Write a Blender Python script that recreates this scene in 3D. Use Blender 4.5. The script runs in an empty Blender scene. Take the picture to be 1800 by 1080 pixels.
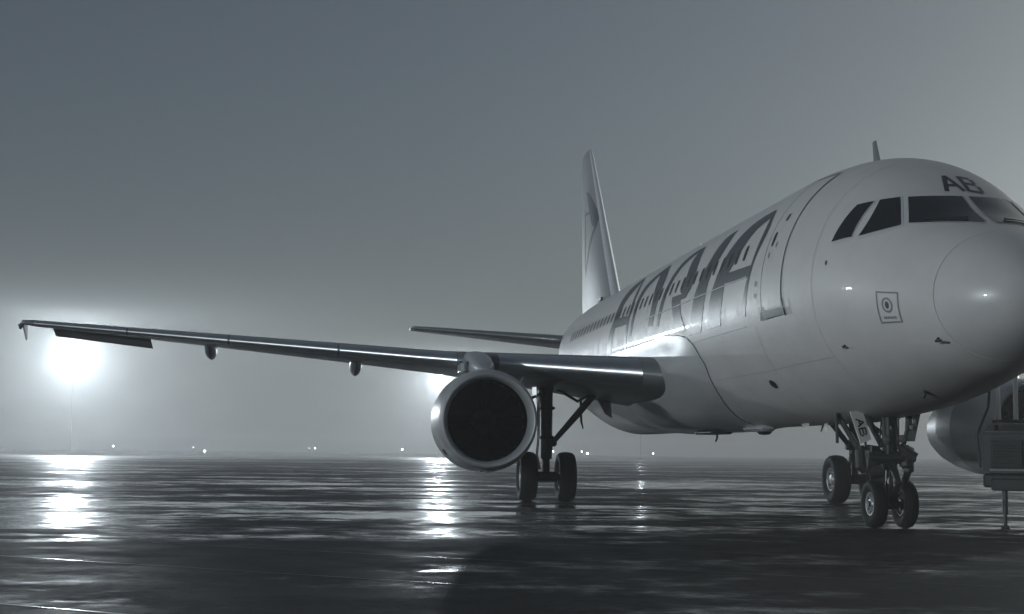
import bpy, bmesh, math, random
from mathutils import Vector, Matrix
R = math.radians
random.seed(7)
sc = bpy.context.scene
COL = sc.collection

# ---------------------------------------------------------------- camera
# x runs aft from the nose, y to the airliner's starboard, z up from the apron
CAM = Vector((-18.567, 8.818, 1.118)); YAW, PIT, ROLL = -0.114195, 0.095578, 0.011225
fw = Vector((math.cos(YAW)*math.cos(PIT), math.sin(YAW)*math.cos(PIT), math.sin(PIT)))
rt = Vector((math.sin(YAW), -math.cos(YAW), 0)); up = rt.cross(fw)
rt, up = math.cos(ROLL)*rt+math.sin(ROLL)*up, -math.sin(ROLL)*rt+math.cos(ROLL)*up
cd = bpy.data.cameras.new('camera'); cam = bpy.data.objects.new('camera', cd); COL.objects.link(cam)
cam.matrix_world = Matrix(((rt.x, up.x, -fw.x, CAM.x), (rt.y, up.y, -fw.y, CAM.y), (rt.z, up.z, -fw.z, CAM.z), (0, 0, 0, 1)))
cd.sensor_width = 36; cd.lens = 36*2682.75/1800; cd.clip_start = .1; cd.clip_end = 9000
sc.camera = cam

# ---------------------------------------------------------------- sky, sun, exposure
SUN_EL, SUN_AZ = 19, -56           # azimuth from +x towards +y
w = bpy.data.worlds.new('World'); sc.world = w; w.use_nodes = True
nt = w.node_tree; nt.nodes.clear()
sky = nt.nodes.new('ShaderNodeTexSky'); sky.sky_type = 'NISHITA'; sky.sun_disc = False
sky.sun_elevation = R(SUN_EL); sky.sun_rotation = R(90-SUN_AZ); sky.air_density = 1.0; sky.dust_density = 3.0; sky.ozone_density = 1.5
hsv = nt.nodes.new('ShaderNodeHueSaturation'); hsv.inputs['Saturation'].default_value = .6
bgn = nt.nodes.new('ShaderNodeBackground'); bgn.inputs['Strength'].default_value = .0240
ow = nt.nodes.new('ShaderNodeOutputWorld')
nt.links.new(sky.outputs[0], hsv.inputs['Color']); tint = nt.nodes.new('ShaderNodeVectorMath'); tint.operation = 'MULTIPLY'; tint.inputs[1].default_value = (.87, 1.0, 1.085)   # cool white balance of the photograph
nt.links.new(hsv.outputs[0], tint.inputs[0]); nt.links.new(tint.outputs[0], bgn.inputs['Color']); nt.links.new(bgn.outputs[0], ow.inputs['Surface'])
sl = bpy.data.lights.new('dusk_sun', 'SUN'); sl.energy = .25; sl.angle = R(25); sl.color = (1, .98, .95)
sun = bpy.data.objects.new('dusk_sun', sl); COL.objects.link(sun)
sd = Vector((math.cos(R(SUN_EL))*math.cos(R(SUN_AZ)), math.cos(R(SUN_EL))*math.sin(R(SUN_AZ)), math.sin(R(SUN_EL))))
sun.rotation_euler = (-sd).to_track_quat('-Z', 'Y').to_euler()
sc.view_settings.view_transform = 'Standard'; sc.view_settings.look = 'None'; sc.view_settings.exposure = 0; sc.view_settings.gamma = 1
sc.cycles.volume_bounces = 3; sc.cycles.max_bounces = 8; sc.cycles.sample_clamp_indirect = 4; sc.cycles.blur_glossy = .3
sc.cycles.use_denoising = True

# ---------------------------------------------------------------- materials
def mat(name, col, rough=.5, metal=0, spec=.5, coat=0, var=0, vscale=3, bump=0, bscale=8, rvar=0, stretch=(1, 1, 1)):
    m = bpy.data.materials.new(name); m.use_nodes = True; n = m.node_tree; b = n.nodes['Principled BSDF']
    b.inputs['Base Color'].default_value = (*col, 1); b.inputs['Roughness'].default_value = rough; b.inputs['Metallic'].default_value = metal
    b.inputs['Specular IOR Level'].default_value = spec; b.inputs['Coat Weight'].default_value = coat; b.inputs['Coat Roughness'].default_value = .05
    if var or bump or rvar:
        tc = n.nodes.new('ShaderNodeTexCoord'); mp = n.nodes.new('ShaderNodeMapping'); mp.inputs['Scale'].default_value = stretch
        n.links.new(tc.outputs['Object'], mp.inputs['Vector'])
    if var or rvar:
        t = n.nodes.new('ShaderNodeTexNoise'); t.inputs['Scale'].default_value = vscale; t.inputs['Detail'].default_value = 6; t.inputs['Roughness'].default_value = .65
        n.links.new(mp.outputs[0], t.inputs['Vector'])
    if var:
        r = n.nodes.new('ShaderNodeMapRange'); r.inputs['From Min'].default_value = .3; r.inputs['From Max'].default_value = .7
        r.inputs['To Min'].default_value = 1-var; r.inputs['To Max'].default_value = 1+var*.4
        n.links.new(t.outputs['Fac'], r.inputs['Value'])
        mx = n.nodes.new('ShaderNodeVectorMath'); mx.operation = 'SCALE'; mx.inputs[0].default_value = col
        n.links.new(r.outputs[0], mx.inputs['Scale']); n.links.new(mx.outputs[0], b.inputs['Base Color'])
    if rvar:
        r = n.nodes.new('ShaderNodeMapRange'); r.inputs['From Min'].default_value = .3; r.inputs['From Max'].default_value = .7
        r.inputs['To Min'].default_value = max(rough-rvar, .02); r.inputs['To Max'].default_value = rough+rvar
        n.links.new(t.outputs['Fac'], r.inputs['Value']); n.links.new(r.outputs[0], b.inputs['Roughness'])
    if bump:
        t2 = n.nodes.new('ShaderNodeTexNoise'); t2.inputs['Scale'].default_value = bscale; t2.inputs['Detail'].default_value = 3
        bp = n.nodes.new('ShaderNodeBump'); bp.inputs['Strength'].default_value = 1; bp.inputs['Distance'].default_value = bump
        n.links.new(mp.outputs[0], t2.inputs['Vector']); n.links.new(t2.outputs['Fac'], bp.inputs['Height']); n.links.new(bp.outputs[0], b.inputs['Normal'])
        if coat: n.links.new(bp.outputs[0], b.inputs['Coat Normal'])
    return m
def emis(name, col, s):
    m = bpy.data.materials.new(name); m.use_nodes = True; b = m.node_tree.nodes['Principled BSDF']
    b.inputs['Base Color'].default_value = (.8, .8, .8, 1); b.inputs['Emission Color'].default_value = (*col, 1); b.inputs['Emission Strength'].default_value = s
    return m
M = dict(
    paint=mat('white_paint', (.65, .625, .605), .46, coat=.16, var=.06, vscale=2.2, bump=.0045, bscale=1.9, rvar=.05),
    radome=mat('radome_paint', (.63, .61, .595), .34, coat=.25, var=.06, vscale=2.0, bump=.002, bscale=2),
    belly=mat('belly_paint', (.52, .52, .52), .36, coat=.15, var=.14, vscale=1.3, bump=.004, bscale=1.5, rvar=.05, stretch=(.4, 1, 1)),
    title=mat('title_paint', (.034, .042, .050), .42, coat=.14, var=.06),
    black=mat('black_marking', (.012, .012, .014), .4),
    seal=mat('door_seal', (.03, .03, .033), .6),
    trim=mat('sill_trim', (.03, .055, .055), .45),
    frame=mat('window_frame', (.68, .69, .70), .3, metal=.2),
    glass=mat('cockpit_glass', (.012, .013, .015), .06, spec=.6),
    cabin=mat('cabin_window', (.016, .018, .02), .35, spec=.25),
    grey=mat('wing_paint', (.20, .205, .21), .38, coat=.1, var=.25, vscale=1.5, rvar=.1, stretch=(.5, 2, 1)),
    metal=mat('bare_metal', (.68, .69, .70), .36, metal=.9, var=.12, vscale=4, rvar=.06),
    lip=mat('inlet_lip_metal', (.42, .425, .43), .5, metal=.2, var=.15, vscale=5, rvar=.08),
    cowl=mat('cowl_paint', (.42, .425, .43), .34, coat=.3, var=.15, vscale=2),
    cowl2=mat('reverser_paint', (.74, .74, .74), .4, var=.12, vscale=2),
    duct=mat('inlet_duct', (.002, .002, .002), .9, spec=.03),  # near-black base: the intake's inner shade is put into the colour
    fan=mat('fan_shade_black', (.003, .003, .003), .8, spec=.05),  # blades and spinner coloured black as the shade deep in the intake
    gear=mat('gear_steel', (.032, .032, .033), .5, metal=.1, var=.4, vscale=9, bump=.002, bscale=30),
    chrome=mat('chrome_piston', (.75, .75, .76), .12, metal=1),
    rubber=mat('tyre_rubber', (.008, .008, .008), .7, spec=.25, var=.25, vscale=20, bump=.002, bscale=60),
    rim=mat('wheel_rim', (.38, .385, .39), .4, metal=.4, var=.3, vscale=12),
    placard=mat('placard_grey', (.20, .205, .21), .45),
    gpu=mat('gpu_paint', (.05, .051, .053), .45, var=.35, vscale=4, bump=.001, bscale=20),
    gpul=mat('gpu_pale_paint', (.26, .26, .26), .4, var=.25, vscale=5),
    gpud=mat('gpu_dark_steel', (.03, .03, .031), .55, var=.3, vscale=8),
    steel=mat('galvanised_steel', (.35, .36, .37), .5, metal=.7, var=.2, vscale=3),
    flood=emis('floodlight_lens', (.84, .94, 1.0), 18000),
    small=emis('apron_light_lens', (.92, .96, 1.0), 14),
    finle=mat('leading_edge_glint_white', (.90, .90, .90), .38, metal=.35, coat=.5),  # near-white base stands in for the lamp reflection along the fin's edge
    post=mat('white_post_paint', (.9, .9, .9), .35),
    finp=mat('fin_paint', (.30, .305, .31), .35, coat=.2, var=.05, vscale=.8),
    seam=mat('skin_seam', (.46, .455, .45), .5),
    landing=mat('lamp_glass', (.25, .25, .25), .1, metal=.5),
)

# ---------------------------------------------------------------- mesh helpers
def mk(name, verts, faces, m, parent=None, smooth=True, auto=None):
    me = bpy.data.meshes.new(name); me.from_pydata([tuple(v) for v in verts], [], faces); me.validate()
    bm = bmesh.new(); bm.from_mesh(me); bmesh.ops.recalc_face_normals(bm, faces=bm.faces); bm.to_mesh(me); bm.free()
    me.materials.append(M[m] if isinstance(m, str) else m)
    if smooth:
        me.polygons.foreach_set('use_smooth', [True]*len(me.polygons))
        if auto: me.set_sharp_from_angle(angle=R(auto))
    o = bpy.data.objects.new(name, me); COL.objects.link(o); o.parent = parent
    return o
class G:
    """collects shapes of ONE part"""
    def __init__(s): s.v = []; s.f = []
    def add(s, v, f):
        n = len(s.v); s.v += [tuple(p) for p in v]; s.f += [tuple(i+n for i in q) for q in f]; return s
    def loft(s, rings, closed=True, cap=True):
        n = len(rings[0]); v = [p for r in rings for p in r]; f = []
        for i in range(len(rings)-1):
            for j in range(n if closed else n-1):
                k = (j+1) % n; f.append((i*n+j, i*n+k, (i+1)*n+k, (i+1)*n+j))
        if cap and closed: f += [tuple(range(n))[::-1], tuple(range((len(rings)-1)*n, len(rings)*n))]
        return s.add(v, f)
    def tube(s, pts, rad, n=12, cap=True):
        pts = [Vector(p) for p in pts]
        if not hasattr(rad, '__len__'): rad = [rad]*len(pts)
        rings = []; ref = None
        for i, p in enumerate(pts):
            d = (pts[min(i+1, len(pts)-1)]-pts[max(i-1, 0)])
            d = d.normalized() if d.length > 1e-7 else Vector((0, 0, 1))
            if ref is None: ref = Vector((1, 0, 0)) if abs(d.x) < .8 else Vector((0, 1, 0))
            a = (ref-d*ref.dot(d)).normalized(); b = d.cross(a); ref = a
            rings.append([p+a*(rad[i]*math.cos(2*math.pi*k/n))+b*(rad[i]*math.sin(2*math.pi*k/n)) for k in range(n)])
        return s.loft(rings, True, cap)
    def lathe(s, prof, org, ax, n=32, cap=False):
        """prof = (distance along the axis, radius)"""
        ax = Vector(ax).normalized(); org = Vector(org); ref = Vector((0, 0, 1)) if abs(ax.z) < .8 else Vector((1, 0, 0))
        a = (ref-ax*ref.dot(ax)).normalized(); b = ax.cross(a)
        rings = [[org+ax*t+a*(r*math.cos(2*math.pi*k/n))+b*(r*math.sin(2*math.pi*k/n)) for k in range(n)] for t, r in prof]
        return s.loft(rings, True, cap)
    def box(s, c, d, rot=(0, 0, 0), bev=.0):
        from mathutils import Euler
        e = Euler(rot).to_matrix(); bev = min(bev, .45*min(d)) if bev else .08*min(d)
        hx, hy, hz = d[0]/2, d[1]/2, d[2]/2
        rings = []
        for z, i in ((-hz, bev), (-hz+bev, 0), (hz-bev, 0), (hz, bev)):
            x, y = hx-i, hy-i; b = bev
            ring = [(x-b, -y), (x, -y+b), (x, y-b), (x-b, y), (-x+b, y), (-x, y-b), (-x, -y+b), (-x+b, -y)]
            rings.append([Vector(c)+e@Vector((p[0], p[1], z)) for p in ring])
        return s.loft(rings)
    def plate(s, poly, t):
        """flat polygon (3-D points) given thickness t along its normal"""
        p = [Vector(q) for q in poly]; nn = (p[1]-p[0]).cross(p[2]-p[0]).normalized()*(t/2)
        n = len(p); v = [q-nn for q in p]+[q+nn for q in p]
        return s.add(v, [tuple(range(n))[::-1], tuple(range(n, 2*n))]+[(i, (i+1) % n, (i+1) % n+n, i+n) for i in range(n)])
    def out(s, name, m, parent=None, smooth=True, auto=35): return mk(name, s.v, s.f, m, parent, smooth, auto)
def empty(name, loc=(0, 0, 0)):
    o = bpy.data.objects.new(name, None); COL.objects.link(o); o.location = loc; o.empty_display_size = .3; return o
def tag(o, label=None, cat=None, group=None, kind=None):
    for k, v in (('label', label), ('category', cat), ('group', group), ('kind', kind)):
        if v: o[k] = v
    return o
def lerp(a, b, t): return a+(b-a)*t
def table(x, T):
    if x <= T[0][0]: return T[0][1]
    for (a, p), (b, q) in zip(T, T[1:]):
        if x <= b: return lerp(p, q, (x-a)/(b-a))
    return T[-1][1]
def sstep(t): t = min(max(t, 0), 1); return t*t*(3-2*t)

# ---------------------------------------------------------------- apron
def ground_material():
    m = bpy.data.materials.new('wet_apron'); m.use_nodes = True; n = m.node_tree; b = n.nodes['Principled BSDF']; L = n.links.new
    tc = n.nodes.new('ShaderNodeTexCoord'); sep = n.nodes.new('ShaderNodeSeparateXYZ'); L(tc.outputs['Object'], sep.inputs[0])
    def noise(s, d, ro=.6, vec=None):
        t = n.nodes.new('ShaderNodeTexNoise'); t.inputs['Scale'].default_value = s; t.inputs['Detail'].default_value = d; t.inputs['Roughness'].default_value = ro
        L(vec or tc.outputs['Object'], t.inputs['Vector']); return t.outputs['Fac']
    def mr(v, a, c, e, g, smooth=True):
        r = n.nodes.new('ShaderNodeMapRange'); r.interpolation_type = 'SMOOTHSTEP' if smooth else 'LINEAR'
        for k, q in zip(('From Min', 'From Max', 'To Min', 'To Max'), (a, c, e, g)): r.inputs[k].default_value = q
        L(v, r.inputs['Value']); return r.outputs[0]
    def mth(op, x, y):
        r = n.nodes.new('ShaderNodeMath'); r.operation = op
        for i, q in enumerate((x, y)):
            if isinstance(q, (int, float)): r.inputs[i].default_value = q
            else: L(q, r.inputs[i])
        return r.outputs[0]
    mp = n.nodes.new('ShaderNodeMapping'); mp.inputs['Rotation'].default_value = (0, 0, R(12)); mp.inputs['Scale'].default_value = (1, .55, 1); L(tc.outputs['Object'], mp.inputs['Vector'])
    big = mth('ADD', mth('MULTIPLY', noise(.26, 6, .68, mp.outputs[0]), .6), mth('MULTIPLY', noise(.04, 4, .6, mp.outputs[0]), .4))
    # shallow standing water lies beyond the crown of the apron, a few metres ahead of the nose
    lie = mr(mth('ADD', sep.outputs[0], mth('MULTIPLY', noise(.075, 4), 26)), 7.0, 19.0, -.05, .02)
    far = mr(sep.outputs[0], 25, 90, 0, -.035); lie = mth('ADD', lie, far)
    pm = n.nodes.new('ShaderNodeMapping'); pm.vector_type = 'TEXTURE'; pm.inputs['Location'].default_value = (9.5, 6, 0); pm.inputs['Scale'].default_value = (10, 15, 1); L(tc.outputs['Object'], pm.inputs['Vector'])
    ln = n.nodes.new('ShaderNodeVectorMath'); ln.operation = 'LENGTH'; L(pm.outputs[0], ln.inputs[0])
    pool = mr(mth('ADD', ln.outputs['Value'], mth('MULTIPLY', noise(.22, 5), 1.3)), 1.0, 1.9, .055, 0)
    lie = mth('ADD', lie, pool)
    near = mth('MULTIPLY', mth('SUBTRACT', noise(1.1, 5, .65), .5), .28)
    wet = mr(mth('ADD', mth('ADD', big, near), lie), .46, .60, 0, 1)
    fine = noise(9, 5, .7); grit = noise(70, 2, .6); mid = noise(.9, 4, .6)
    col = n.nodes.new('ShaderNodeMix'); col.data_type = 'RGBA'
    col.inputs['A'].default_value = (.024, .024, .025, 1); col.inputs['B'].default_value = (.012, .012, .013, 1); L(wet, col.inputs['Factor'])
    vv = n.nodes.new('ShaderNodeVectorMath'); vv.operation = 'SCALE'; L(col.outputs['Result'], vv.inputs[0]); L(mr(fine, .3, .7, .7, 1.35), vv.inputs['Scale']); L(vv.outputs[0], b.inputs['Base Color'])
    dr = mr(mid, .3, .7, .52, .78); rr = mth('ADD', mth('MULTIPLY', dr, mth('SUBTRACT', 1, wet)), mth('MULTIPLY', wet, .07)); L(rr, b.inputs['Roughness'])
    L(mr(wet, 0, 1, .03, .24), b.inputs['Specular IOR Level'])
    rp = n.nodes.new('ShaderNodeMapping'); rp.inputs['Rotation'].default_value = (0, 0, R(6)); rp.inputs['Scale'].default_value = (1, .22, 1); L(tc.outputs['Object'], rp.inputs['Vector'])   # wind ripples
    hgt = mth('ADD', mth('MULTIPLY', mth('ADD', fine, mth('MULTIPLY', grit, .5)), mth('MULTIPLY', mth('SUBTRACT', 1, wet), .008)), mth('MULTIPLY', noise(.8, 4, .55, rp.outputs[0]), .0055))
    bp = n.nodes.new('ShaderNodeBump'); bp.inputs['Strength'].default_value = 1; bp.inputs['Distance'].default_value = 1.0; L(hgt, bp.inputs['Height']); L(bp.outputs[0], b.inputs['Normal'])
    return m
M['ground'] = ground_material()
S = 2500
gr = mk('apron_ground', [(-S, -S, 0), (S, -S, 0), (S, S, 0), (-S, S, 0)], [(0, 1, 2, 3)], 'ground', smooth=False)
tag(gr, kind='structure')
M['joint'] = mat('wet_joint_sealant', (.03, .03, .031), .30, spec=.3, bump=.002, bscale=6)
dj = Vector((.60, .80, 0)); nj = Vector((.80, -.60, 0))
def joint(off, a, b, wdt, ax=dj, nn=nj):
    k = max(int((b-a)/.7), 2); v = []
    for i in range(k+1):
        t = lerp(a, b, i/k); c = ax*t+nn*(off+random.uniform(-.012, .012)); hw = wdt*random.uniform(.3, .75)
        v += [c-nn*hw+Vector((0, 0, .004)), c+nn*hw+Vector((0, 0, .004))]
    mk('joint', v, [(2*i, 2*i+1, 2*i+3, 2*i+2) for i in range(k)], 'joint', gr, smooth=False)
for o_, a, b in ((-9.0, 2, 14), (-6.3, -1, 9), (-12.4, 1, 12), (-3.4, -4, 6)): joint(o_, a, b, .022)

# ---------------------------------------------------------------- the airliner
# fuselage profile stations: x, top z, bottom z, widest z, half width
FS=[(0,3.22,3.22,3.22,0),(.06,3.50,2.98,3.22,.27),(.2,3.70,2.79,3.22,.48),(.45,3.92,2.60,3.23,.73),(.8,4.15,2.42,3.27,.97),
(1.2,4.35,2.27,3.32,1.18),(1.6,4.55,2.19,3.38,1.35),(2.0,4.82,2.11,3.45,1.485),(2.5,5.17,2.02,3.53,1.62),(3.0,5.45,1.94,3.60,1.73),
(3.6,5.665,1.865,3.66,1.825),(4.3,5.82,1.80,3.71,1.90),(5.2,5.915,1.745,3.75,1.95),(6.4,5.97,1.69,3.77,1.975),(9,5.97,1.69,3.78,1.975),(15,5.97,1.69,3.78,1.975),(22,5.97,1.69,3.78,1.975),
(24.5,5.97,1.69,3.79,1.975),(27,5.97,1.98,3.90,1.91),(29.5,5.95,2.50,4.10,1.73),(32,5.89,3.12,4.40,1.42),(34.5,5.77,3.82,4.74,.98),(36.5,5.56,4.42,5.02,.56),(37.3,5.42,4.75,5.10,.30),(37.57,5.2,5.0,5.1,.07)]
def _pchip(xs,ys):
    n=len(xs);h=[xs[i+1]-xs[i] for i in range(n-1)];d=[(ys[i+1]-ys[i])/h[i] for i in range(n-1)]
    m=[0]*n;m[0]=d[0];m[-1]=d[-1]
    for i in range(1,n-1):
        if d[i-1]*d[i]<=0:m[i]=0
        else:
            w1=2*h[i]+h[i-1];w2=h[i]+2*h[i-1];m[i]=(w1+w2)/(w1/d[i-1]+w2/d[i])
    def f(x):
        x=min(max(x,xs[0]),xs[-1])
        lo,hi=0,n-1
        while hi-lo>1:
            k=(lo+hi)//2
            if xs[k]<=x:lo=k
            else:hi=k
        t=(x-xs[lo])/h[lo]
        return ((1+2*t)*(1-t)**2*ys[lo]+t*(1-t)**2*h[lo]*m[lo]+t*t*(3-2*t)*ys[lo+1]+t*t*(t-1)*h[lo]*m[lo+1])
    return f
_sx=[math.sqrt(s[0]) for s in FS]
_f=[_pchip(_sx,[s[k] for s in FS]) for k in (1,2,3,4)]
def fus(x):
    q=math.sqrt(max(x,0));return [f(q) for f in _f]
def fpt(x,a,off=0.0):
    """point on the skin: x aft, a = angle from starboard horizontal (pi/2 = crown), off = metres proud"""
    zt,zb,zm,w=fus(x);c,s=math.cos(a),math.sin(a)
    hz=(zt-zm) if s>=0 else (zm-zb)
    y,z=w*c,zm+hz*s
    if off:
        e=.02;x0=max(x-e,.0005);x1=x+e
        def r(xx):
            zt,zb,zm,w=fus(xx);h=(zt-zm) if s>=0 else (zm-zb);return (xx,w*c,zm+h*s)
        p0,p1=r(x0),r(x1);tx=[p1[i]-p0[i] for i in range(3)]
        ta=(0,-w*s,hz*c)
        n=(ta[1]*tx[2]-ta[2]*tx[1],ta[2]*tx[0]-ta[0]*tx[2],ta[0]*tx[1]-ta[1]*tx[0])
        l=math.sqrt(sum(k*k for k in n)) or 1
        if n[1]*c+n[2]*s<0:l=-l
        return (x+off*n[0]/l,y+off*n[1]/l,z+off*n[2]/l)
    return (x,y,z)

plane = empty('airliner')
tag(plane, 'white airliner parked on the wet apron, dark ADRIA titles along its flank', 'airplane')
NA = 72
def ring(x, off=0): return [fpt(x, 2*math.pi*k/NA, off) for k in range(NA)]
# fuselage skin behind the radome seam
xs = [.806]+[.8+.12*i for i in range(1, 50)]+[6.8+.6*i for i in range(0, 30)]+[24.8+.5*i for i in range(0, 25)]+[37.1, 37.3, 37.45, 37.57]
g = G(); g.loft([ring(.802, -.03)]+[ring(x) for x in xs])
fuse = g.out('fuselage', 'paint', plane, auto=60)
g = G(); q = [(i/26)**2*.798 for i in range(1, 27)]
g.loft([ring(max(x, .0006)) for x in q]+[ring(.80, -.03)])
rad = g.out('radome', 'radome', plane, auto=60)
def strip(g, la, lb, off=.004, nu=14, nv=3, deg=True):
    """ribbon on the skin between two edge polylines of (x, angle)"""
    def samp(P, t):
        s = t*(len(P)-1); i = min(int(s), len(P)-2); f = s-i
        p0, p1, p2, p3 = P[max(i-1, 0)], P[i], P[i+1], P[min(i+2, len(P)-1)]
        return [.5*((2*p1[k])+(-p0[k]+p2[k])*f+(2*p0[k]-5*p1[k]+4*p2[k]-p3[k])*f*f+(-p0[k]+3*p1[k]-3*p2[k]+p3[k])*f**3) for k in (0, 1)]
    v = []
    for i in range(nu+1):
        a, b = samp(la, i/nu), samp(lb, i/nu)
        for j in range(nv+1):
            t = j/nv; x = lerp(a[0], b[0], t); an = lerp(a[1], b[1], t); v.append(fpt(x, R(an) if deg else an, off))
    w_ = nv+1
    g.add(v, [(i*w_+j, i*w_+j+1, (i+1)*w_+j+1, (i+1)*w_+j) for i in range(nu) for j in range(nv)])
# big titles, each letter a part of the hull
LET = {
 'A': [([(18.75,53.5),(19.3,48.5),(19.5,41.3),(19.5,33.2),(19.4,26),(19.35,18.8),(19.5,13.6),(19.7,4),(19.9,-6)],[(18.26,47.8),(18.3,42),(18.5,37),(18.7,31),(18.7,24.5),(18.65,18.7),(18.85,12.9),(19.05,4),(19.25,-6)]),
       ([(18.6,53),(17.7,41.1),(17.32,32.8),(17.15,25.4),(17.06,18.1),(17.05,11.3),(17.07,5.3),(17.2,-6)],[(18.3,48.8),(17.85,39.2),(17.55,31.3),(17.38,23.9),(17.32,18.1),(17.31,11.3),(17.32,5.8),(17.42,-6)]),
       ([(18.8,19),(17.15,17)],[(18.8,12.5),(17.2,11.5)])],
 'D': [([(15.2,48.5),(14.3,35.5),(14.08,27.3),(14.03,21),(14.01,13.5),(14.14,3.6)],[(15.82,46.7),(15.21,34.9),(14.87,26.5),(14.67,20.4),(14.54,12.5),(14.64,4.6)]),
       ([(15.24,48.9),(16,45),(16.6,39.5),(16.8,33.5),(16.8,26.5),(16.72,17.1),(16.73,9.4),(16.8,3)],[(15.4,44.5),(15.67,40.5),(16.07,36),(16.32,30.7),(16.39,24.6),(16.4,16.4),(16.46,8.8),(16.57,3)])],
 'R': [([(11.76,47.2),(11.2,36),(10.85,25.5),(10.8,17.1),(11.1,12.9)],[(12.02,45),(12.0,38),(11.8,30.5),(11.62,22.7),(11.8,17.3)]),
       ([(11.9,47.2),(12.72,46.5),(13.23,42),(13.4,35),(13.5,28),(13.56,19.1),(13.61,12.5),(13.69,2.6)],[(12.0,44.5),(12.45,41),(12.85,37),(13.0,32),(13.1,26),(13.2,18),(13.32,9.5),(13.49,2.2)]),
       ([(12.45,16.1),(11.0,15.2)],[(12.4,12.4),(11.1,12.2)]),
       ([(12.36,12.3),(12.12,5.6),(11.9,1),(11.72,-5.4)],[(11.58,12.1),(11.37,4.2),(11.17,-.3),(10.98,-5.6)])],
 'I': [([(9.13,45),(9.7,43),(9.84,36.7),(9.92,27.9),(10.07,22.4),(10.21,15.9),(10.35,9.3),(10.48,-.2),(10.7,-9)],[(9.05,44.4),(8.97,37.4),(9.0,30.4),(9.18,23.7),(9.31,17.9),(9.37,12),(9.43,5.1),(9.55,-2.4),(9.75,-9)])],
 'A.2': [([(6.42,40.5),(6.27,31.7),(6.25,25.2),(6.3,18.3),(6.42,9.9),(6.6,1.8),(6.8,-8.5)],[(6.40,43.2),(6.04,33),(6.0,26.2),(6.1,20.1),(6.23,13),(6.39,1.8),(6.55,-8.5)]),
       ([(6.46,43.9),(7.04,43.9),(7.65,42),(8.08,37.4),(8.35,31.2),(8.56,24.8),(8.7,18.2),(8.82,12.6),(8.92,8.5),(9.03,2.3),(9.21,-9)],[(6.3,38.4),(6.6,37.8),(6.95,35.5),(7.2,31.2),(7.38,25.7),(7.58,20.8),(7.8,16.8),(7.96,13),(8.02,8.9),(8.07,2),(8.26,-9)]),
       ([(7.95,15.6),(6.2,14.4)],[(8.08,10.8),(6.37,9.2)])],
}
for k, rib in LET.items():
    for i, (a, b) in enumerate(rib):
        g = G(); strip(g, a, b, .005+.0012*i, 18 if len(a) > 2 else 6, 4)
        if i == 0: base = g
        else: base.add(g.v, g.f)
    base.out('title_letter', 'title', plane)
# cabin windows on the side we see
def win_patch(x0, w_, z0, h_, off):
    zt, zb, zm, hw = fus(x0); v = []; n = 16
    for k in range(n):
        t = 2*math.pi*k/n; c, s = math.cos(t), math.sin(t)
        dx = w_/2*math.copysign(abs(c)**.6, c); dz = h_/2*math.copysign(abs(s)**.6, s)
        s_ = min(max((z0+dz-zm)/(zt-zm), -1), 1); v.append(fpt(x0+dx, math.asin(s_), off))
    zc = math.asin((z0-zm)/(zt-zm)); v.append(fpt(x0, zc, off)); return v, [(k, (k+1) % n, n) for k in range(n)]
for i in range(38):
    x0 = 6.96+.533*i
    if i in (15, 17): pass
    g = G(); g.add(*win_patch(x0, .17, 4.60, .27, .0085)); g.out('cabin_window', 'cabin', plane)
# lap joints
for a, x0, x1 in ((9.4, 6.5, 15), (-13.2, 6.65, 11.0)):
    g = G(); strip(g, [(x0, a+.55), (x1, a+.55)], [(x0, a), (x1, a)], .0105, 20, 1); g.out('skin_lap_joint', 'frame', plane)
# forward door
def skin_quad(pts, off, m, name, par, nu=12, nv=6):
    """pts: (x, angle) lower aft, lower fwd, upper fwd, upper aft"""
    v = []
    for i in range(nu+1):
        for j in range(nv+1):
            s, t = i/nu, j/nv
            p = [lerp(lerp(pts[0][k], pts[1][k], t), lerp(pts[3][k], pts[2][k], t), s) for k in (0, 1)]
            v.append(fpt(p[0], R(p[1]), off))
    w_ = nv+1; g = G(); g.add(v, [(i*w_+j, i*w_+j+1, (i+1)*w_+j+1, (i+1)*w_+j) for i in range(nu) for j in range(nv)])
    return g.out(name, m, par)
door = skin_quad([(5.55, -8), (4.60, -7.6), (4.62, 60), (5.52, 58)], .010, 'paint', 'forward_door', plane, 20, 6)
g = G()
for a, b in (([(5.575, -9), (5.575, 25), (5.545, 59.5)], [(5.55, -9), (5.55, 25), (5.52, 59)]), ([(4.60, -9), (4.605, 25), (4.62, 61)], [(4.575, -9), (4.58, 25), (4.595, 61.5)]), ([(5.55, 60), (4.6, 62)], [(5.55, 58.8), (4.6, 60.8)])): strip(g, a, b, .013, 20, 1)
g.out('door_seal', 'seal', door)
skin_quad([(5.63, -12.2), (4.50, -11.6), (4.49, -8.2), (5.62, -8.6)], .03, 'trim', 'door_sill', door, 3, 8)
g = G(); strip(g, [(5.66, -12.4), (5.655, -6)], [(5.56, -12.4), (5.58, -6)], .034, 5, 1); g.out('sill_bracket', 'black', door); g = G(); strip(g, [(4.55, -12), (4.57, -4)], [(4.46, -12), (4.52, -4)], .034, 5, 1); g.out('sill_bracket', 'black', door)
g = G(); g.add(*win_patch(5.33, .13, 4.62, .24, .014)); g.out('door_window', 'cabin', door)
g = G(); g.add(*win_patch(5.12, .14, 4.95, .12, .014)); g.out('door_handle', 'trim', door)
for xx, zz in ((5.10, 4.50), (5.36, 4.36), (5.88, 3.95), (5.92, 3.75)):
    g = G(); g.add(*win_patch(xx, .07, zz, .09, .014)); g.out('door_marking', 'placard', door)
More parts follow.
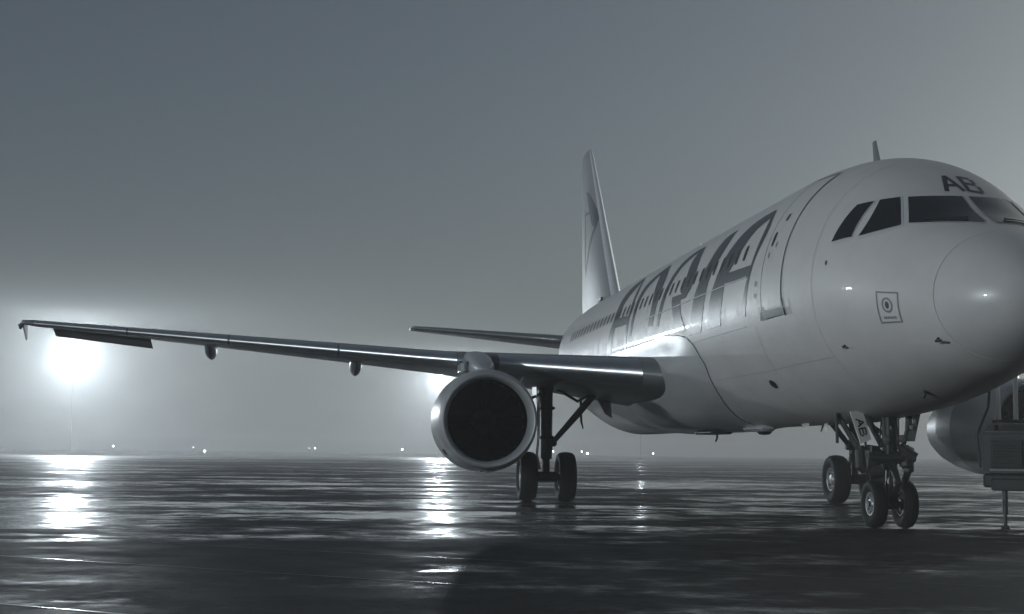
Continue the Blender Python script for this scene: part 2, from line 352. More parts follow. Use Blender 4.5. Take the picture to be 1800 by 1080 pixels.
# cockpit glazing
WIN = [('windshield', [(1.79, 50.2), (1.13, 86.2), (1.99, 88.2), (2.26, 62.0)]), ('side_window', [(2.42, 28.1), (1.86, 46.2), (2.34, 58.8), (2.56, 50.6)]), ('rear_side_window', [(3.0, 21.0), (2.57, 26.3), (2.63, 48.2), (2.88, 42.3)])]
def straight_quad(pts, off, m, name, par, nu=8, nv=10, ahead=False):
    C3 = [Vector(fpt(x, R(a))) for x, a in pts]; v = []
    for i in range(nu+1):
        for j in range(nv+1):
            s, t = i/nu, j/nv; p = C3[0].lerp(C3[1], t).lerp(C3[3].lerp(C3[2], t), s)
            xx = p.x
            if ahead:
                lo, hi = .3, 5.0
                for _ in range(40):
                    xx = (lo+hi)/2; zt, zb, zm, hw = fus(xx)
                    if (p.y/hw)**2+((p.z-zm)/(zt-zm))**2 < 1: hi = xx
                    else: lo = xx
            zt, zb, zm, hw = fus(xx); v.append(fpt(xx, math.atan2((p.z-zm)/((zt-zm) if p.z > zm else (zm-zb)), p.y/hw), off))
    w_ = nv+1; g = G(); g.add(v, [(i*w_+j, i*w_+j+1, (i+1)*w_+j+1, (i+1)*w_+j) for i in range(nu) for j in range(nv)])
    return g.out(name, m, par)
def grow(P, e):
    cx = sum(p[0] for p in P)/4; ca = sum(p[1] for p in P)/4
    return [(cx+(p[0]-cx)*(1+e), ca+(p[1]-ca)*(1+e)) for p in P]
for nm, P in WIN:
    for side in (1, -1):
        Q = P if side == 1 else [(x, 180-a) for x, a in P]
        fr = straight_quad(grow(Q, .12 if nm != 'windshield' else .05), .006, 'frame', 'window_frame', plane, 10, 10, nm != 'rear_side_window')
        straight_quad(Q, .016, 'glass', nm+'_pane', fr, 8, 8, nm != 'rear_side_window')
for sgn in (1, -1):
    A_ = [fpt(x, R(a if sgn == 1 else 180-a), .035) for x, a in ((1.30, 78), (1.36, 73), (1.50, 66), (1.66, 58))]
    G().tube(A_, [.016, .014, .012, .010], 6).out('wiper', 'black', plane)
# skin seams
for x0, a0, a1 in ((3.42, -70, 75), (6.05, -75, -14), (8.3, -75, -14), (9.9, -60, -16), (12.6, 12, 60), (15.0, 12, 60), (17.9, 15, 60), (21.0, 0, 60)):
    g = G(); strip(g, [(x0, lerp(a0, a1, i/6)) for i in range(7)], [(x0+.012, lerp(a0, a1, i/6)) for i in range(7)], .0032, 24, 1); g.out('skin_seam', 'seam', plane)
for a, x0, x1 in ((-36, 3.4, 9.9),):
    g = G(); strip(g, [(x0, a), (x1, a)], [(x0, a-.35), (x1, a-.35)], .0032, 20, 1); g.out('skin_seam', 'seam', plane)
# fleet letters above the windshield
def flat(g, u0, v0, u1, v1, hw=.032):
    n = 6; v = []
    d = Vector((u1-u0, v1-v0)).normalized(); pr = Vector((-d.y, d.x))*hw
    for i in range(n+1):
        for s in (-1, 1):
            u_ = lerp(u0, u1, i/n)+pr.x*s; v_ = lerp(v0, v1, i/n)+pr.y*s
            x = 2.15+v_; y = .22-u_; ww = fus(x)[3]; v.append(fpt(x, math.acos(y/ww), .006))
    g.add(v, [(2*i, 2*i+1, 2*i+3, 2*i+2) for i in range(n)])
g = G()
for s in ((.02, 0, .15, .44), (.28, 0, .15, .44), (.07, .15, .24, .15)): flat(g, *s)
g.out('nose_letter', 'black', plane)
g = G()
for s in ((.36, 0, .36, .44), (.36, .02, .56, .02), (.36, .23, .54, .23), (.36, .42, .53, .42), (.57, .04, .57, .2), (.54, .26, .54, .40)): flat(g, *s)
g.out('nose_letter', 'black', plane)
# static port placard
pl = G()
for a, b in (([(1.75, .3), (1.37, 1.0)], [(1.75, -.8), (1.37, -.1)]), ([(1.77, -19.6), (1.40, -19.6)], [(1.77, -20.8), (1.40, -20.8)]), ([(1.765, .3), (1.785, -20.8)], [(1.742, .3), (1.76, -20.8)]), ([(1.37, 1), (1.39, -20.8)], [(1.347, 1), (1.367, -20.8)])): strip(pl, a, b, .005, 6, 1)
plo = pl.out('static_port_placard', 'placard', plane)
g = G(); n = 24
for k in range(n):
    t0, t1 = 2*math.pi*k/n, 2*math.pi*(k+1)/n
    f_ = lambda t, r: (1.57+.1*r*math.cos(t), -8.4+5.2*r*math.sin(t))
    strip(g, [f_(t0, 1), f_(t1, 1)], [f_(t0, .74), f_(t1, .74)], .005, 1, 1)
g.out('ring_marking', 'placard', plo)
g = G(); g.add([fpt(1.57+.035*math.cos(2*math.pi*k/10), R(-8.4+2.6*math.sin(2*math.pi*k/10)), .006) for k in range(10)], [tuple(range(10))]); g.out('static_port', 'trim', plo)
g = G()
for k in range(7): strip(g, [(1.68-.035*k, -16), (1.66-.035*k, -16)], [(1.68-.035*k, -17.8), (1.66-.035*k, -17.8)], .005, 1, 1)
g.out('placard_text', 'placard', plo)
# probes, vents, antennas
def probe(x, a, length, h, name='pitot_probe'):
    b = Vector(fpt(x, R(a))); n_ = (Vector(fpt(x, R(a), .1))-b).normalized(); e = b+n_*h
    G().tube([b-n_*.02, e, e+Vector((-length*.3, 0, 0)), e+Vector((-length, 0, 0))], [.022, .02, .018, .012], 8).out(name, 'black', plane)
probe(.97, -38, .17, .07); probe(1.1, 218, .17, .07); probe(2.92, -31.5, .09, .05, 'angle_of_attack_vane')
g = G()
n = 14; g.add([fpt(6.7+.17*math.cos(2*math.pi*k/n), R(-43.6+2.6*math.sin(2*math.pi*k/n)), .006) for k in range(n)], [tuple(range(n))]); g.out('outflow_vent', 'black', plane)
g = G(); g.add([fpt(3.02+.03*math.cos(2*math.pi*k/8), R(11+1.2*math.sin(2*math.pi*k/8)), .006) for k in range(8)], [tuple(range(8))]); g.out('temperature_probe', 'trim', plane)
def blade(x, z, h, c, name, sgn=1, y=0, rake=.5, m='paint'):
    g = G(); g.loft([[(x+u*cc+rk, y+t*cc*.06*8, zz) for u, t in ((0, 0), (.25, .05), (.6, .045), (1, 0), (.6, -.045), (.25, -.05))] for cc, zz, rk in ((c, z, 0), (c*.8, z+sgn*h*.5, rake*h*.5), (c*.55, z+sgn*h, rake*h))])
    return g.out(name, m, plane)
blade(5.30, 5.90, .46, .34, 'blade_antenna', m='trim'); blade(17.5, 5.95, .35, .3, 'blade_antenna')
blade(7.55, 1.74, .17, .22, 'belly_antenna', -1, .2, .3); blade(8.3, 1.74, .12, .5, 'belly_antenna', -1, .3, .3)
G().box((2.5, .45, 2.06), (.10, .03, .16), (0, .5, 0)).out('drain_mast', 'seal', plane)
G().tube([(15.0, .3, 1.66), (15.05, .3, 1.50), (15.15, .3, 1.44)], [.03, .025, .02], 8).out('drain_mast', 'trim', plane)
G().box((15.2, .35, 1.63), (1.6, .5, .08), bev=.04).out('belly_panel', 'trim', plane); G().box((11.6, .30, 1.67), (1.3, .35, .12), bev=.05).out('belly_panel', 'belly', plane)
G().lathe([(0, .16), (.06, .15), (.1, .1), (.11, 0)], (11.4, .25, 1.65), (0, 0, -1), 16).out('anti_collision_beacon', 'trim', plane)
# belly fairing
XF = [(-90, 11.7), (-68, 11.3), (-45, 10.5), (-26, 10.1), (-15, 10.45), (-9, 11.0), (-6.5, 11.8), (-4.5, 12.8)]
def fairpt(a, s):
    x0 = table(a, XF); x1 = 20.6 - 1.2*sstep((a+90)/80); x = lerp(x0, x1, s)
    d = min((x-x0)/2.4, (x1-x)/2.6); e = sstep((-4.5-a)/24)
    b = .012+.20*sstep(d)*e
    b *= 1-.72*sstep((-50-a)/32)
    return Vector(fpt(x, R(a), b))
for_g = G(); na, ns = 30, 40; v = []
AL = [lerp(-4.5, -90, (i/na)**1.0) for i in range(na+1)]
for i in range(na+1):
    for j in range(ns+1): v.append(fairpt(AL[i], (j/ns)))
for i in range(1, na+1):
    for j in range(ns+1): p = v[(na-i)*(ns+1)+j]; v.append(Vector((p.x, -p.y, p.z)))
w_ = ns+1
for_g.add(v, [(i*w_+j, i*w_+j+1, (i+1)*w_+j+1, (i+1)*w_+j) for i in range(2*na) for j in range(ns)])
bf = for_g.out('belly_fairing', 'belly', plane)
g = G()
P = [fairpt(a, 0) for a in [lerp(-4.5, -86, i/40) for i in range(41)]]
g.tube(P, .005, 6, False)
P2 = [fairpt(-4.5, j/30*.75)+Vector((0, .0, 0)) for j in range(31)]
g.tube(P2, .007, 6, False); g.out('fairing_seam', 'trim', bf)

# ---- lifting surfaces
def foil(u, tc): return 5*tc*(.2969*math.sqrt(u)-.126*u-.3516*u*u+.2843*u**3-.1036*u**4)
UU = [0, .004, .012, .03, .06, .1, .15, .22, .32, .45, .6, .75, .88, .97, 1]
def section(y, xl, c, zl, tc, tw, u0=0, u1=1, off=0, side=1):
    us = sorted(set([u0, u1]+[u for u in UU if u0 < u < u1])); r = R(tw); out = []
    for up_, lst in ((1, us[::-1]), (-1, us[1:] if u0 == 0 else us)):
        for u_ in lst:
            z = foil(u_, tc)*c*up_*(1.0 if up_ > 0 else .82)+up_*off; z += .018*c*math.sin(math.pi*min(u_, 1))*(1 if u_ < 1 else 0)
            if u_ == 0: z = 0
            x = u_*c-(off if u_ < .02 else 0)
            out.append((xl+x*math.cos(r)+z*math.sin(r), side*y, zl-x*math.sin(r)+z*math.cos(r)))
    return out
WT = [(0, 12.1, 7.6, 2.62, .15, 3.6), (1.9, 13.05, 6.6, 2.80, .150, 3.4), (6.4, 15.45, 4.05, 3.19, .118, 1.6), (16.53, 20.85, 1.62, 4.25, .108, -.5), (16.78, 21.15, 1.35, 4.29, .10, -.5), (16.85, 21.45, .9, 4.30, .08, -.5)]
def ws(y):
    for a, b in zip(WT, WT[1:]):
        if y <= b[0]: t = (y-a[0])/(b[0]-a[0]); return [y]+[lerp(a[k], b[k], t) for k in range(1, 6)]
    return list(WT[-1])
def wing_part(g, ys, u0=0, u1=1, off=0, side=1): g.loft([section(*ws(y), u0=u0, u1=u1, off=off, side=side) for y in ys])
AY0, AY1 = 13.5, 16.15
for side in (1, -1):
    g = G()
    wing_part(g, [.5, 1.9, 3, 4.2, 5.2, 6.4, 8, 10, 12, AY0], side=side); wing_part(g, [AY0, 15, AY1], 0, .76, side=side); wing_part(g, [AY1, 16.53, 16.68, 16.78, 16.85], side=side)
    wg = g.out('wing', 'grey', plane, auto=40)
    for y0, y1 in ((2.35, 5.25), (6.15, 8.75), (8.80, 11.35), (11.40, 13.9), (13.95, 16.4)):
        g = G(); wing_part(g, [lerp(y0, y1, i/3) for i in range(4)], 0, .085, .006, side); g.out('slat', 'metal', wg, auto=40)
    # drooped aileron
    g = G(); rings = []
    for y in (AY0+.03, lerp(AY0, AY1, .5), AY1-.03):
        yy, xl, c, zl, tc, tw = ws(y); hx = xl+.765*c; hz = zl+.012*c; ch = .27*c; an = R(24)
        rings.append([(hx+p*ch*math.cos(an)+q*math.sin(an), side*y, hz-p*ch*math.sin(an)+q*math.cos(an)) for p, q in ((0, .05), (.5, .03), (1, .004), (1, -.004), (.5, -.03), (0, -.05), (-.06, 0))])
    g.loft(rings); g.out('aileron', 'grey', wg, auto=40)
    # flap track fairings
    for y, ln in ((8.35, 1.0), (12.0, .9), (5.0, 1.05)):
        yy, xl, c, zl, tc, tw = ws(y); zb_ = zl-.045*c; g = G(); rings = []
        for t, r_ in ((0, .02), (.06, .10), (.18, .17), (.4, .21), (.62, .20), (.82, .13), (.95, .05), (1, .01)):
            x = xl+.52*c+t*2.3*ln; z = zb_+.14-.06*math.sin(math.pi*min(t*1.1, 1))-t*.16
            rings.append([(x, side*y+r_*.72*math.cos(2*math.pi*k/14), z+r_*1.15*math.sin(2*math.pi*k/14)) for k in range(14)])
        g.loft(rings); g.out('flap_track_fairing', 'grey', wg)
    # wing tip fence and static wick
    G().plate([(21.9, side*16.87, 4.33), (22.30, side*16.87, 4.42), (22.42, side*16.87, 4.30), (22.42, side*16.87, 3.92), (22.34, side*16.87, 3.92), (21.95, side*16.87, 4.20)], .03).out('wing_tip_fence', 'grey', wg)
    G().tube([(21.25, side*16.76, 4.25), (21.2, side*16.80, 4.2), (21.3, side*16.82, 4.14)], [.05, .07, .03], 8).out('navigation_light', 'landing', wg)
    # tailplane
    g = G(); g.loft([section(y, lerp(32.4, 35.35, (y-.3)/5.9), lerp(4.1, 1.45, (y-.3)/5.9), 4.86+.105*y, .105, 0, side=side) for y in (.3, 1.5, 3, 4.5, 5.8, 6.1)]+[section(6.22, 35.65, .95, 5.51, .06, 0, side=side)])
    tp = g.out('tailplane', 'grey', plane, auto=40)
    g = G(); g.loft([section(y, lerp(32.4, 35.35, (y-.3)/5.9), lerp(4.1, 1.45, (y-.3)/5.9), 4.86+.105*y, .105, 0, 0, .06, .005, side) for y in (1.3, 3.5, 6.1)]); g.out('leading_edge', 'grey', tp, auto=40)
# fin
FZ = [(5.3, 28.05, 7.9, .09), (5.95, 28.75, 7.15, .09), (7.5, 30.2, 5.75, .10), (9.7, 32.2, 3.95, .10), (11.6, 33.93, 2.3, .10), (11.85, 34.22, 1.95, .09), (11.93, 34.5, 1.6, .05)]
def fz(z):
    for a, b in zip(FZ, FZ[1:]):
        if z <= b[0]: t = (z-a[0])/(b[0]-a[0]); return [lerp(a[k], b[k], t) for k in (1, 2, 3)]
def fsec(z, u0=0, u1=1, off=0):
    xl, c, tc = fz(z); us = sorted(set([u0, u1]+[u for u in UU if u0 < u < u1])); o = []
    for s, lst in ((1, us[::-1]), (-1, us[1:] if u0 == 0 else us)):
        for u_ in lst: o.append((xl+u_*c-(off if u_ < .02 else 0), s*(foil(u_, tc)*c+(off if u_ > 0 else 0)), z))
    return o
g = G(); g.loft([fsec(z, 0, .70) for z in (5.3, 5.95, 6.8, 7.5, 8.6, 9.7, 10.7, 11.6, 11.85, 11.93)]); fin = g.out('tail_fin', 'finp', plane, auto=40)
g = G(); g.loft([fsec(z, .706, 1) for z in (5.95, 7.5, 9.7, 11.6, 11.85, 11.93)]); g.out('rudder', 'finp', fin, auto=40)
g = G(); g.loft([fsec(z, 0, .035, .006) for z in (6.0, 7.5, 9.7, 11.6, 11.85)]); g.out('leading_edge', 'finle', fin, auto=40)
def finpt(x, z, off=.008):
    xl, c, tc = fz(z); u_ = min(max((x-xl)/c, .001), 1); return (x, foil(u_, tc)*c+off, z)
def finstrip(g, A, B, n=10, off=.008):
    def s_(P, t): s = t*(len(P)-1); i = min(int(s), len(P)-2); return [lerp(P[i][k], P[i+1][k], s-i) for k in (0, 1)]
    v = []
    for i in range(n+1):
        a, b = s_(A, i/n), s_(B, i/n)
        for j in range(5): v.append(finpt(lerp(a[0], b[0], j/4), lerp(a[1], b[1], j/4), off))
    g.add(v, [(i*5+j, i*5+j+1, (i+1)*5+j+1, (i+1)*5+j) for i in range(n) for j in range(4)])
g = G()
finstrip(g, [(34.15, 10.38), (33.4, 10.18), (32.75, 9.82), (32.15, 9.43), (31.75, 9.05), (31.85, 8.78)], [(33.75, 10.0), (33.5, 9.75), (33.2, 9.5), (32.95, 9.25), (32.6, 8.95), (32.1, 8.76)])
finstrip(g, [(32.15, 8.80), (33.1, 8.32), (34.3, 7.42)], [(31.9, 8.74), (32.7, 8.26), (34.1, 7.36)], off=.0095)
finstrip(g, [(34.5, 9.60), (33.1, 9.50)], [(34.5, 9.50), (33.1, 9.40)], 4, off=.0095)
finstrip(g, [(34.35, 9.7), (34.4, 8.3), (34.3, 7.5)], [(34.2, 9.7), (34.2, 8.3), (34.2, 7.5)], 6, .011)
g.out('tail_emblem', 'title', fin)
G().box((30.3, .32, 6.15), (.5, .06, .12), (0, 0, 0)).out('fin_vent', 'trim', fin)

# ---- engines
for side in (1, -1):
    ye, ze = side*5.75, 1.78; O = (0, ye, ze); X = (1, 0, 0)
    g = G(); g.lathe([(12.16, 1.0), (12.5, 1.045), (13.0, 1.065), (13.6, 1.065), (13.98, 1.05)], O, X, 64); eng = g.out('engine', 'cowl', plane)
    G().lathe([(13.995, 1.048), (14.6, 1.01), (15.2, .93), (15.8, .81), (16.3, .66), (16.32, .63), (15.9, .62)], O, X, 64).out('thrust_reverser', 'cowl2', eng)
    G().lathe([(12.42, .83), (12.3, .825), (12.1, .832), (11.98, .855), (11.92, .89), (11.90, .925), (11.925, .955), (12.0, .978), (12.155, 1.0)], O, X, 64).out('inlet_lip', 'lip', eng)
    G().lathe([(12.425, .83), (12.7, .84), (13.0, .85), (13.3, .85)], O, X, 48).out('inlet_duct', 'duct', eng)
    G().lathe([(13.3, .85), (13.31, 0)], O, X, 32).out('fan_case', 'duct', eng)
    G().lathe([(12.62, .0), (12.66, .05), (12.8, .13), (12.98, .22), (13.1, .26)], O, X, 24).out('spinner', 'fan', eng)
    g = G()
    for k in range(22):
        t = 2*math.pi*k/22; v = []
        for r_, tw in ((.24, .35), (.5, .75), (.83, 1.05)):
            for e in (-1, 1):
                dt = e*.11*math.sin(tw)/max(r_, .4)*.8; dx = e*.11*math.cos(tw); v.append((13.08+dx, ye+r_*math.cos(t+dt), ze+r_*math.sin(t+dt)))
        g.add(v, [(0, 1, 3, 2), (2, 3, 5, 4)])
    g.out('fan', 'fan', eng)
    G().lathe([(15.9, .62), (16.0, .35), (16.9, .10), (17.0, 0)], O, X, 24).out('exhaust_plug', 'gear', eng)
    # pylon
    g = G(); rings = []
    for x, hw, z0, z1 in ((12.95, .06, 2.80, 2.86), (13.05, .15, 2.76, 2.95), (13.4, .24, 2.72, 3.07), (14.2, .29, 2.6, 3.24), (15.0, .30, 2.55, 3.36), (15.6, .28, 2.5, 3.40), (16.2, .24, 2.4, 3.30), (17.2, .16, 2.55, 3.15), (18.6, .06, 2.85, 3.0)):
        yc = ye; n = 16
        rings.append([(x, yc+hw*math.copysign(abs(math.cos(2*math.pi*k/n))**.6, math.cos(2*math.pi*k/n)), (z0+z1)/2+(z1-z0)/2*math.copysign(abs(math.sin(2*math.pi*k/n))**.7, math.sin(2*math.pi*k/n))) for k in range(n)])
    g.loft(rings); g.out('pylon', 'cowl', eng)
    G().box((14.3, ye+side*.36, 2.93), (.9, .16, .30), bev=.07).out('pylon_fairing', 'cowl', eng)
    g = G(); a0 = R(218) if side == 1 else R(-38)
    g.box((12.75, ye-1.052*math.cos(R(38)), ze-1.052*math.sin(R(38))), (.34, .13, .02), (R(-52), 0, 0)) if side == -1 else g.box((12.75, ye+1.052*math.cos(R(38)), ze-1.052*math.sin(R(38))), (.34, .13, .02), (R(52), 0, 0))
    g.out('drain_panel', 'black', eng)
    G().plate([(12.9, ye-side*.72, ze+.78), (13.3, ye-side*.84, ze+.94), (13.9, ye-side*.84, ze+.94), (14.1, ye-side*.72, ze+.76)], .02).out('nacelle_strake', 'cowl', eng)

# ---- undercarriage
def wheel(par, c, r_, wd, s=1, rim=.5):
    """axle along y; s = outboard side"""
    h = wd/2; prof = [(-h*.62, r_*rim), (-h*.9, r_*.66), (-h, r_*.80), (-h*.93, r_*.90), (-h*.72, r_*.965), (-h*.4, r_*.992), (-.26*h, r_), (-.24*h, r_*.985), (-.2*h, r_*.985), (-.18*h, r_), (.18*h, r_), (.2*h, r_*.985), (.24*h, r_*.985), (.26*h, r_), (h*.4, r_*.992), (h*.72, r_*.965), (h*.93, r_*.90), (h, r_*.80), (h*.9, r_*.66), (h*.62, r_*rim)]
    wl = G().lathe(prof, c, (0, 1, 0), 40).out('wheel', 'rubber', par)
    return wl
def wheel_full(gearpart, c, r_, wd, outb=1):
    h = wd/2; t = wheel(gearpart, c, r_, wd)
    for s in (1, -1):
        g = G().lathe([(s*h*.62, r_*.5), (s*h*.74, r_*.485), (s*h*.70, r_*.44), (s*h*.5, r_*.41), (s*h*.42, r_*.26), (s*h*.66, r_*.2), (s*h*.72, r_*.1), (s*h*.74, 0)], c, (0, 1, 0), 32)
        g.out('rim' if s == outb else 'brake_drum', 'rim' if s == outb else 'gear', t)
    for k in range(9):
        a = 2*math.pi*k/9; cc = Vector(c)+Vector((r_*.34*math.cos(a), outb*h*.50, r_*.34*math.sin(a)))
        G().lathe([(0, r_*.06), (.012, r_*.055), (.012, 0)], cc, (0, outb, 0), 8).out('rim_hole', 'black', t)
for side in (1, -1):
    mg = G().tube([(17.66, side*3.80, .50), (17.66, side*3.80, 1.0)], [.085, .085], 16).tube([(17.66, side*3.80, .99), (17.66, side*3.80, 1.02), (17.66, side*3.80, 1.9), (17.62, side*3.82, 2.95)], [.12, .135, .14, .16], 16).out('main_gear', 'gear', plane)
    G().tube([(17.66, side*3.2, .575), (17.66, side*4.38, .575)], .075, 12).tube([(17.66, side*3.55, .575), (17.66, side*4.05, .575)], .12, 14).out('axle', 'gear', mg)
    for y in (3.333, 4.26): wheel_full(mg, (17.66, side*y, .578), .584, .42, side if y > 3.8 else -side)
    G().tube([(17.62, side*3.66, 1.38), (17.5, side*3.05, 2.10), (17.45, side*2.45, 2.82)], [.06, .085, .075], 12).box((17.63, side*3.64, 1.38), (.2, .16, .18), bev=.04).out('side_brace', 'gear', mg)
    G().tube([(17.6, side*3.66, 2.72), (17.55, side*3.05, 2.36)], .035, 10).tube([(17.55, side*3.1, 2.36), (17.5, side*2.6, 2.63)], .028, 10).tube([(17.55, side*3.0, 2.45), (17.55, side*2.98, 1.9), (17.58, side*2.93, 1.72)], [.03, .028, .012], 8).out('lock_link', 'gear', mg)
    g = G()
    for z0, z1 in ((1.18, .88), (.66, .88)): g.plate([(17.80, side*3.72, z0), (17.80, side*3.88, z0), (18.12, side*3.84, z1), (18.12, side*3.76, z1)], .05)
    g.out('torque_link', 'gear', mg)
    g = G()
    for y0, dz in ((3.97, 0), (4.0, .02)): g.tube([(17.52, side*y0, 2.8), (17.5, side*(y0+.02), 2.2), (17.5, side*(y0+.03), 1.5), (17.52, side*(y0+.06), 1.1), (17.6, side*(y0-.02), .75)], .014, 6)
    g.out('brake_hose', 'rubber', mg)
    G().plate([(17.25, side*4.10, 2.86), (18.05, side*4.10, 2.86), (18.0, side*4.04, 1.75), (17.5, side*4.03, 1.62)], .025).out('gear_door', 'grey', mg, smooth=False)
    G().tube([(17.55, side*3.95, 2.55), (17.55, side*4.35, 2.35), (17.5, side*4.42, 2.2)], [.035, .03, .02], 8).out('actuator', 'gear', mg)
    G().box((17.62, side*3.8, 1.5), (.34, .34, .1), bev=.04).box((17.55, side*3.72, 1.32), (.12, .1, .28), bev=.03).out('strut_clamp', 'gear', mg); G().box((17.62, side*3.8, 2.2), (.36, .36, .08), bev=.03).out('strut_clamp', 'gear', mg)
    # flap carriage fairing / inner bay door behind the leg
    G().plate([(18.6, side*2.5, 2.62), (18.9, side*2.05, 2.62), (18.9, side*2.0, 2.02), (18.7, side*2.2, 2.12)], .03).out('bay_door', 'belly', mg, smooth=False)

ng = G().tube([(5.12, .02, .34), (5.10, 0, .95)], .065, 16).out('nose_gear', 'chrome', plane)
G().tube([(5.10, 0, .92), (5.10, 0, 1.0), (5.08, 0, 1.5), (5.05, 0, 1.95)], [.10, .125, .12, .14], 16).out('shock_strut', 'gear', ng)
G().tube([(5.12, -.36, .378), (5.12, .36, .378)], .05, 12).tube([(5.12, -.13, .378), (5.12, .13, .378)], .085, 12).out('axle', 'gear', ng)
for y in (-.25, .25): wheel_full(ng, (5.12, y, .381), .381, .225, 1 if y > 0 else -1)
G().plate([(4.97, -.06, .98), (4.97, .06, .98), (4.72, .04, .72), (4.72, -.04, .72)], .05).plate([(5.03, -.06, .44), (5.03, .06, .44), (4.73, .04, .72), (4.73, -.04, .72)], .05).tube([(4.72, -.07, .72), (4.72, .07, .72)], .028, 8).out('torque_link', 'gear', ng)
G().box((5.08, 0, 1.12), (.32, .62, .2), bev=.05).box((5.0, .24, 1.14), (.2, .2, .26), bev=.06).box((5.0, -.24, 1.10), (.22, .2, .34), bev=.06).tube([(4.95, -.36, 1.12), (4.95, .36, 1.12)], .07, 12).out('steering_unit', 'gear', ng)
G().tube([(5.0, .36, .80), (5.0, .50, .98), (5.02, .52, 1.30)], [.05, .10, .07], 10).box((5.06, .40, .96), (.26, .22, .34), bev=.06).out('steering_actuator', 'gear', ng)
G().box((5.02, -.27, .98), (.2, .16, .26), bev=.05).tube([(5.0, -.20, .72), (5.0, -.26, .9)], .06, 10).out('steering_actuator', 'gear', ng)
G().tube([(5.1, .12, 1.3), (5.55, .30, 1.95)], .05, 10).tube([(5.1, -.12, 1.3), (5.55, -.30, 1.95)], .05, 10).tube([(5.1, .10, 1.5), (6.1, .34, 1.9)], .035, 8).out('drag_brace', 'gear', ng)
G().tube([(5.0, .55, 1.25), (5.25, .80, 1.80)], .045, 10).tube([(5.15, .85, 1.82), (5.1, .86, 1.34)], .026, 8).out('door_link', 'gear', ng)
G().tube([(5.0, -.16, 1.15), (4.95, -.2, 1.4), (4.95, -.32, 1.85)], .035, 10).out('door_link', 'gear', ng)
g = G(); g.lathe([(0, .02), (.04, .055), (.09, .065), (.1, .062)], (4.98, .12, 1.40), (-1, .1, -.05), 18); g.lathe([(0, .02), (.04, .055), (.09, .065), (.1, .062)], (4.98, -.14, 1.42), (-1, .1, -.05), 18); g.out('taxi_light', 'gear', ng)
for q_ in ((4.98, .12, 1.40), (4.98, -.14, 1.42)): G().lathe([(.095, .061), (.105, .04), (.11, 0)], q_, (-1, .1, -.05), 18).out('lamp_lens', 'landing', ng)
for y, x in ((.16, 4.93), (-.05, 4.90), (.05, 4.9)): G().tube([(x+.06, y, 1.85), (x, y*1.3, 1.5), (x-.02, y*1.6, 1.2), (x+.1, y, .95)], .012, 6).out('hydraulic_hose', 'rubber', ng)
G().box((5.02, .34, 1.06), (.24, .34, .50), (.12, 0, 0), .09).tube([(4.9, .42, .86), (4.88, .22, .92)], [.1, .12], 12).out('steering_collar', 'gear', ng)
G().box((4.98, -.24, 1.16), (.22, .26, .30), (-.3, 0, 0), .07).tube([(4.93, -.1, 1.3), (4.9, -.34, 1.12)], [.06, .09], 12).out('steering_collar', 'gear', ng)
for q_, l_ in (((4.86, .40, 1.30), .10), ((4.86, .13, 1.23), .06), ((4.88, -.06, .90), .08), ((4.90, .06, 1.62), .06), ((4.9, .43, 1.18), .07)): G().tube([q_, (q_[0], q_[1]-.005, q_[2]-l_)], .018, 8).out('hydraulic_fitting', 'chrome', ng)
DP = [(4.98, .69, 1.84), (5.02, .47, 1.85), (4.96, .355, 1.40), (4.92, .54, 1.33)]
dsb = G().plate(DP, .03).out('nose_gear_door', 'paint', ng, smooth=False); dsb['label'] = 'pale nose gear door lettered AB'
a_, b_, c_, d_ = [Vector(q_) for q_ in DP]
def dp(u_, v_):
    "u down the panel, v across it, on the face turned to the front"
    return a_.lerp(d_, u_).lerp(b_.lerp(c_, u_), v_)+Vector((-.022, 0, 0))
def letter(strokes, u0):
    g = G()
    for x0, y0, x1, y1 in strokes:      # letter box: x along the panel, y across
        d = Vector((x1-x0, y1-y0)).normalized(); pp = Vector((-d.y, d.x))*.1
        g.add([dp(u0+.24*(x0+pp.x), .22+.56*(y0+pp.y)), dp(u0+.24*(x0-pp.x), .22+.56*(y0-pp.y)), dp(u0+.24*(x1-pp.x), .22+.56*(y1-pp.y)), dp(u0+.24*(x1+pp.x), .22+.56*(y1+pp.y))], [(0, 1, 2, 3)])
    g.out('door_lettering', 'black', ng, smooth=False)
letter(((0, 0, .5, 1), (1, 0, .5, 1), (.25, .38, .75, .38)), .25)
letter(((0, 0, 0, 1), (0, .03, .85, .03), (0, .52, .8, .52), (0, .97, .8, .97), (.93, .1, .93, .45), (.88, .6, .88, .9)), .56)
G().plate([(4.98, -.24, 1.88), (5.02, -.50, 1.88), (4.96, -.36, 1.38), (4.92, -.19, 1.38)], .03).out('nose_gear_door', 'grey', ng, smooth=False)
G().box((4.90, -.33, 1.72), (.03, .05, .12)).box((4.90, -.29, 1.60), (.03, .05, .06)).out('door_fitting', 'rim', ng)

# ---------------------------------------------------------------- ground power unit at the right edge
gp = empty('ground_power_unit', (5.5, -1.74, 0)); gp.rotation_euler.z = R(-27)
tag(gp, 'dark ground power cart with mesh grille standing under the nose at the right edge', 'power unit')
def gl(x, y, z): return (x-5.5, (y+1.74)*1.12, z)
G().box(gl(6.6, -2.58, .76), (2.2, 1.9, .22), bev=.03).box(gl(5.46, -2.25, .70), (.12, .9, .2), bev=.02).out('chassis', 'gpud', gp)
g = G(); rings = []
for x0, z in ((5.50, .90), (5.50, 1.50), (5.52, 1.55), (5.75, 1.70), (5.8, 1.72)): rings.append([gl(x0, -1.74-(.12 if z > 1.56 else 0), z), gl(x0, -3.5, z), gl(7.6, -3.5, z), gl(7.6, -1.74-(.12 if z > 1.56 else 0), z)])
g.loft(rings); g.out('housing', 'gpu', gp, smooth=False)
G().plate([gl(5.505, -1.76, 1.555), gl(5.505, -2.9, 1.555), gl(5.745, -2.9, 1.712), gl(5.745, -1.88, 1.712)], .012).out('hood', 'gpul', gp, smooth=False)
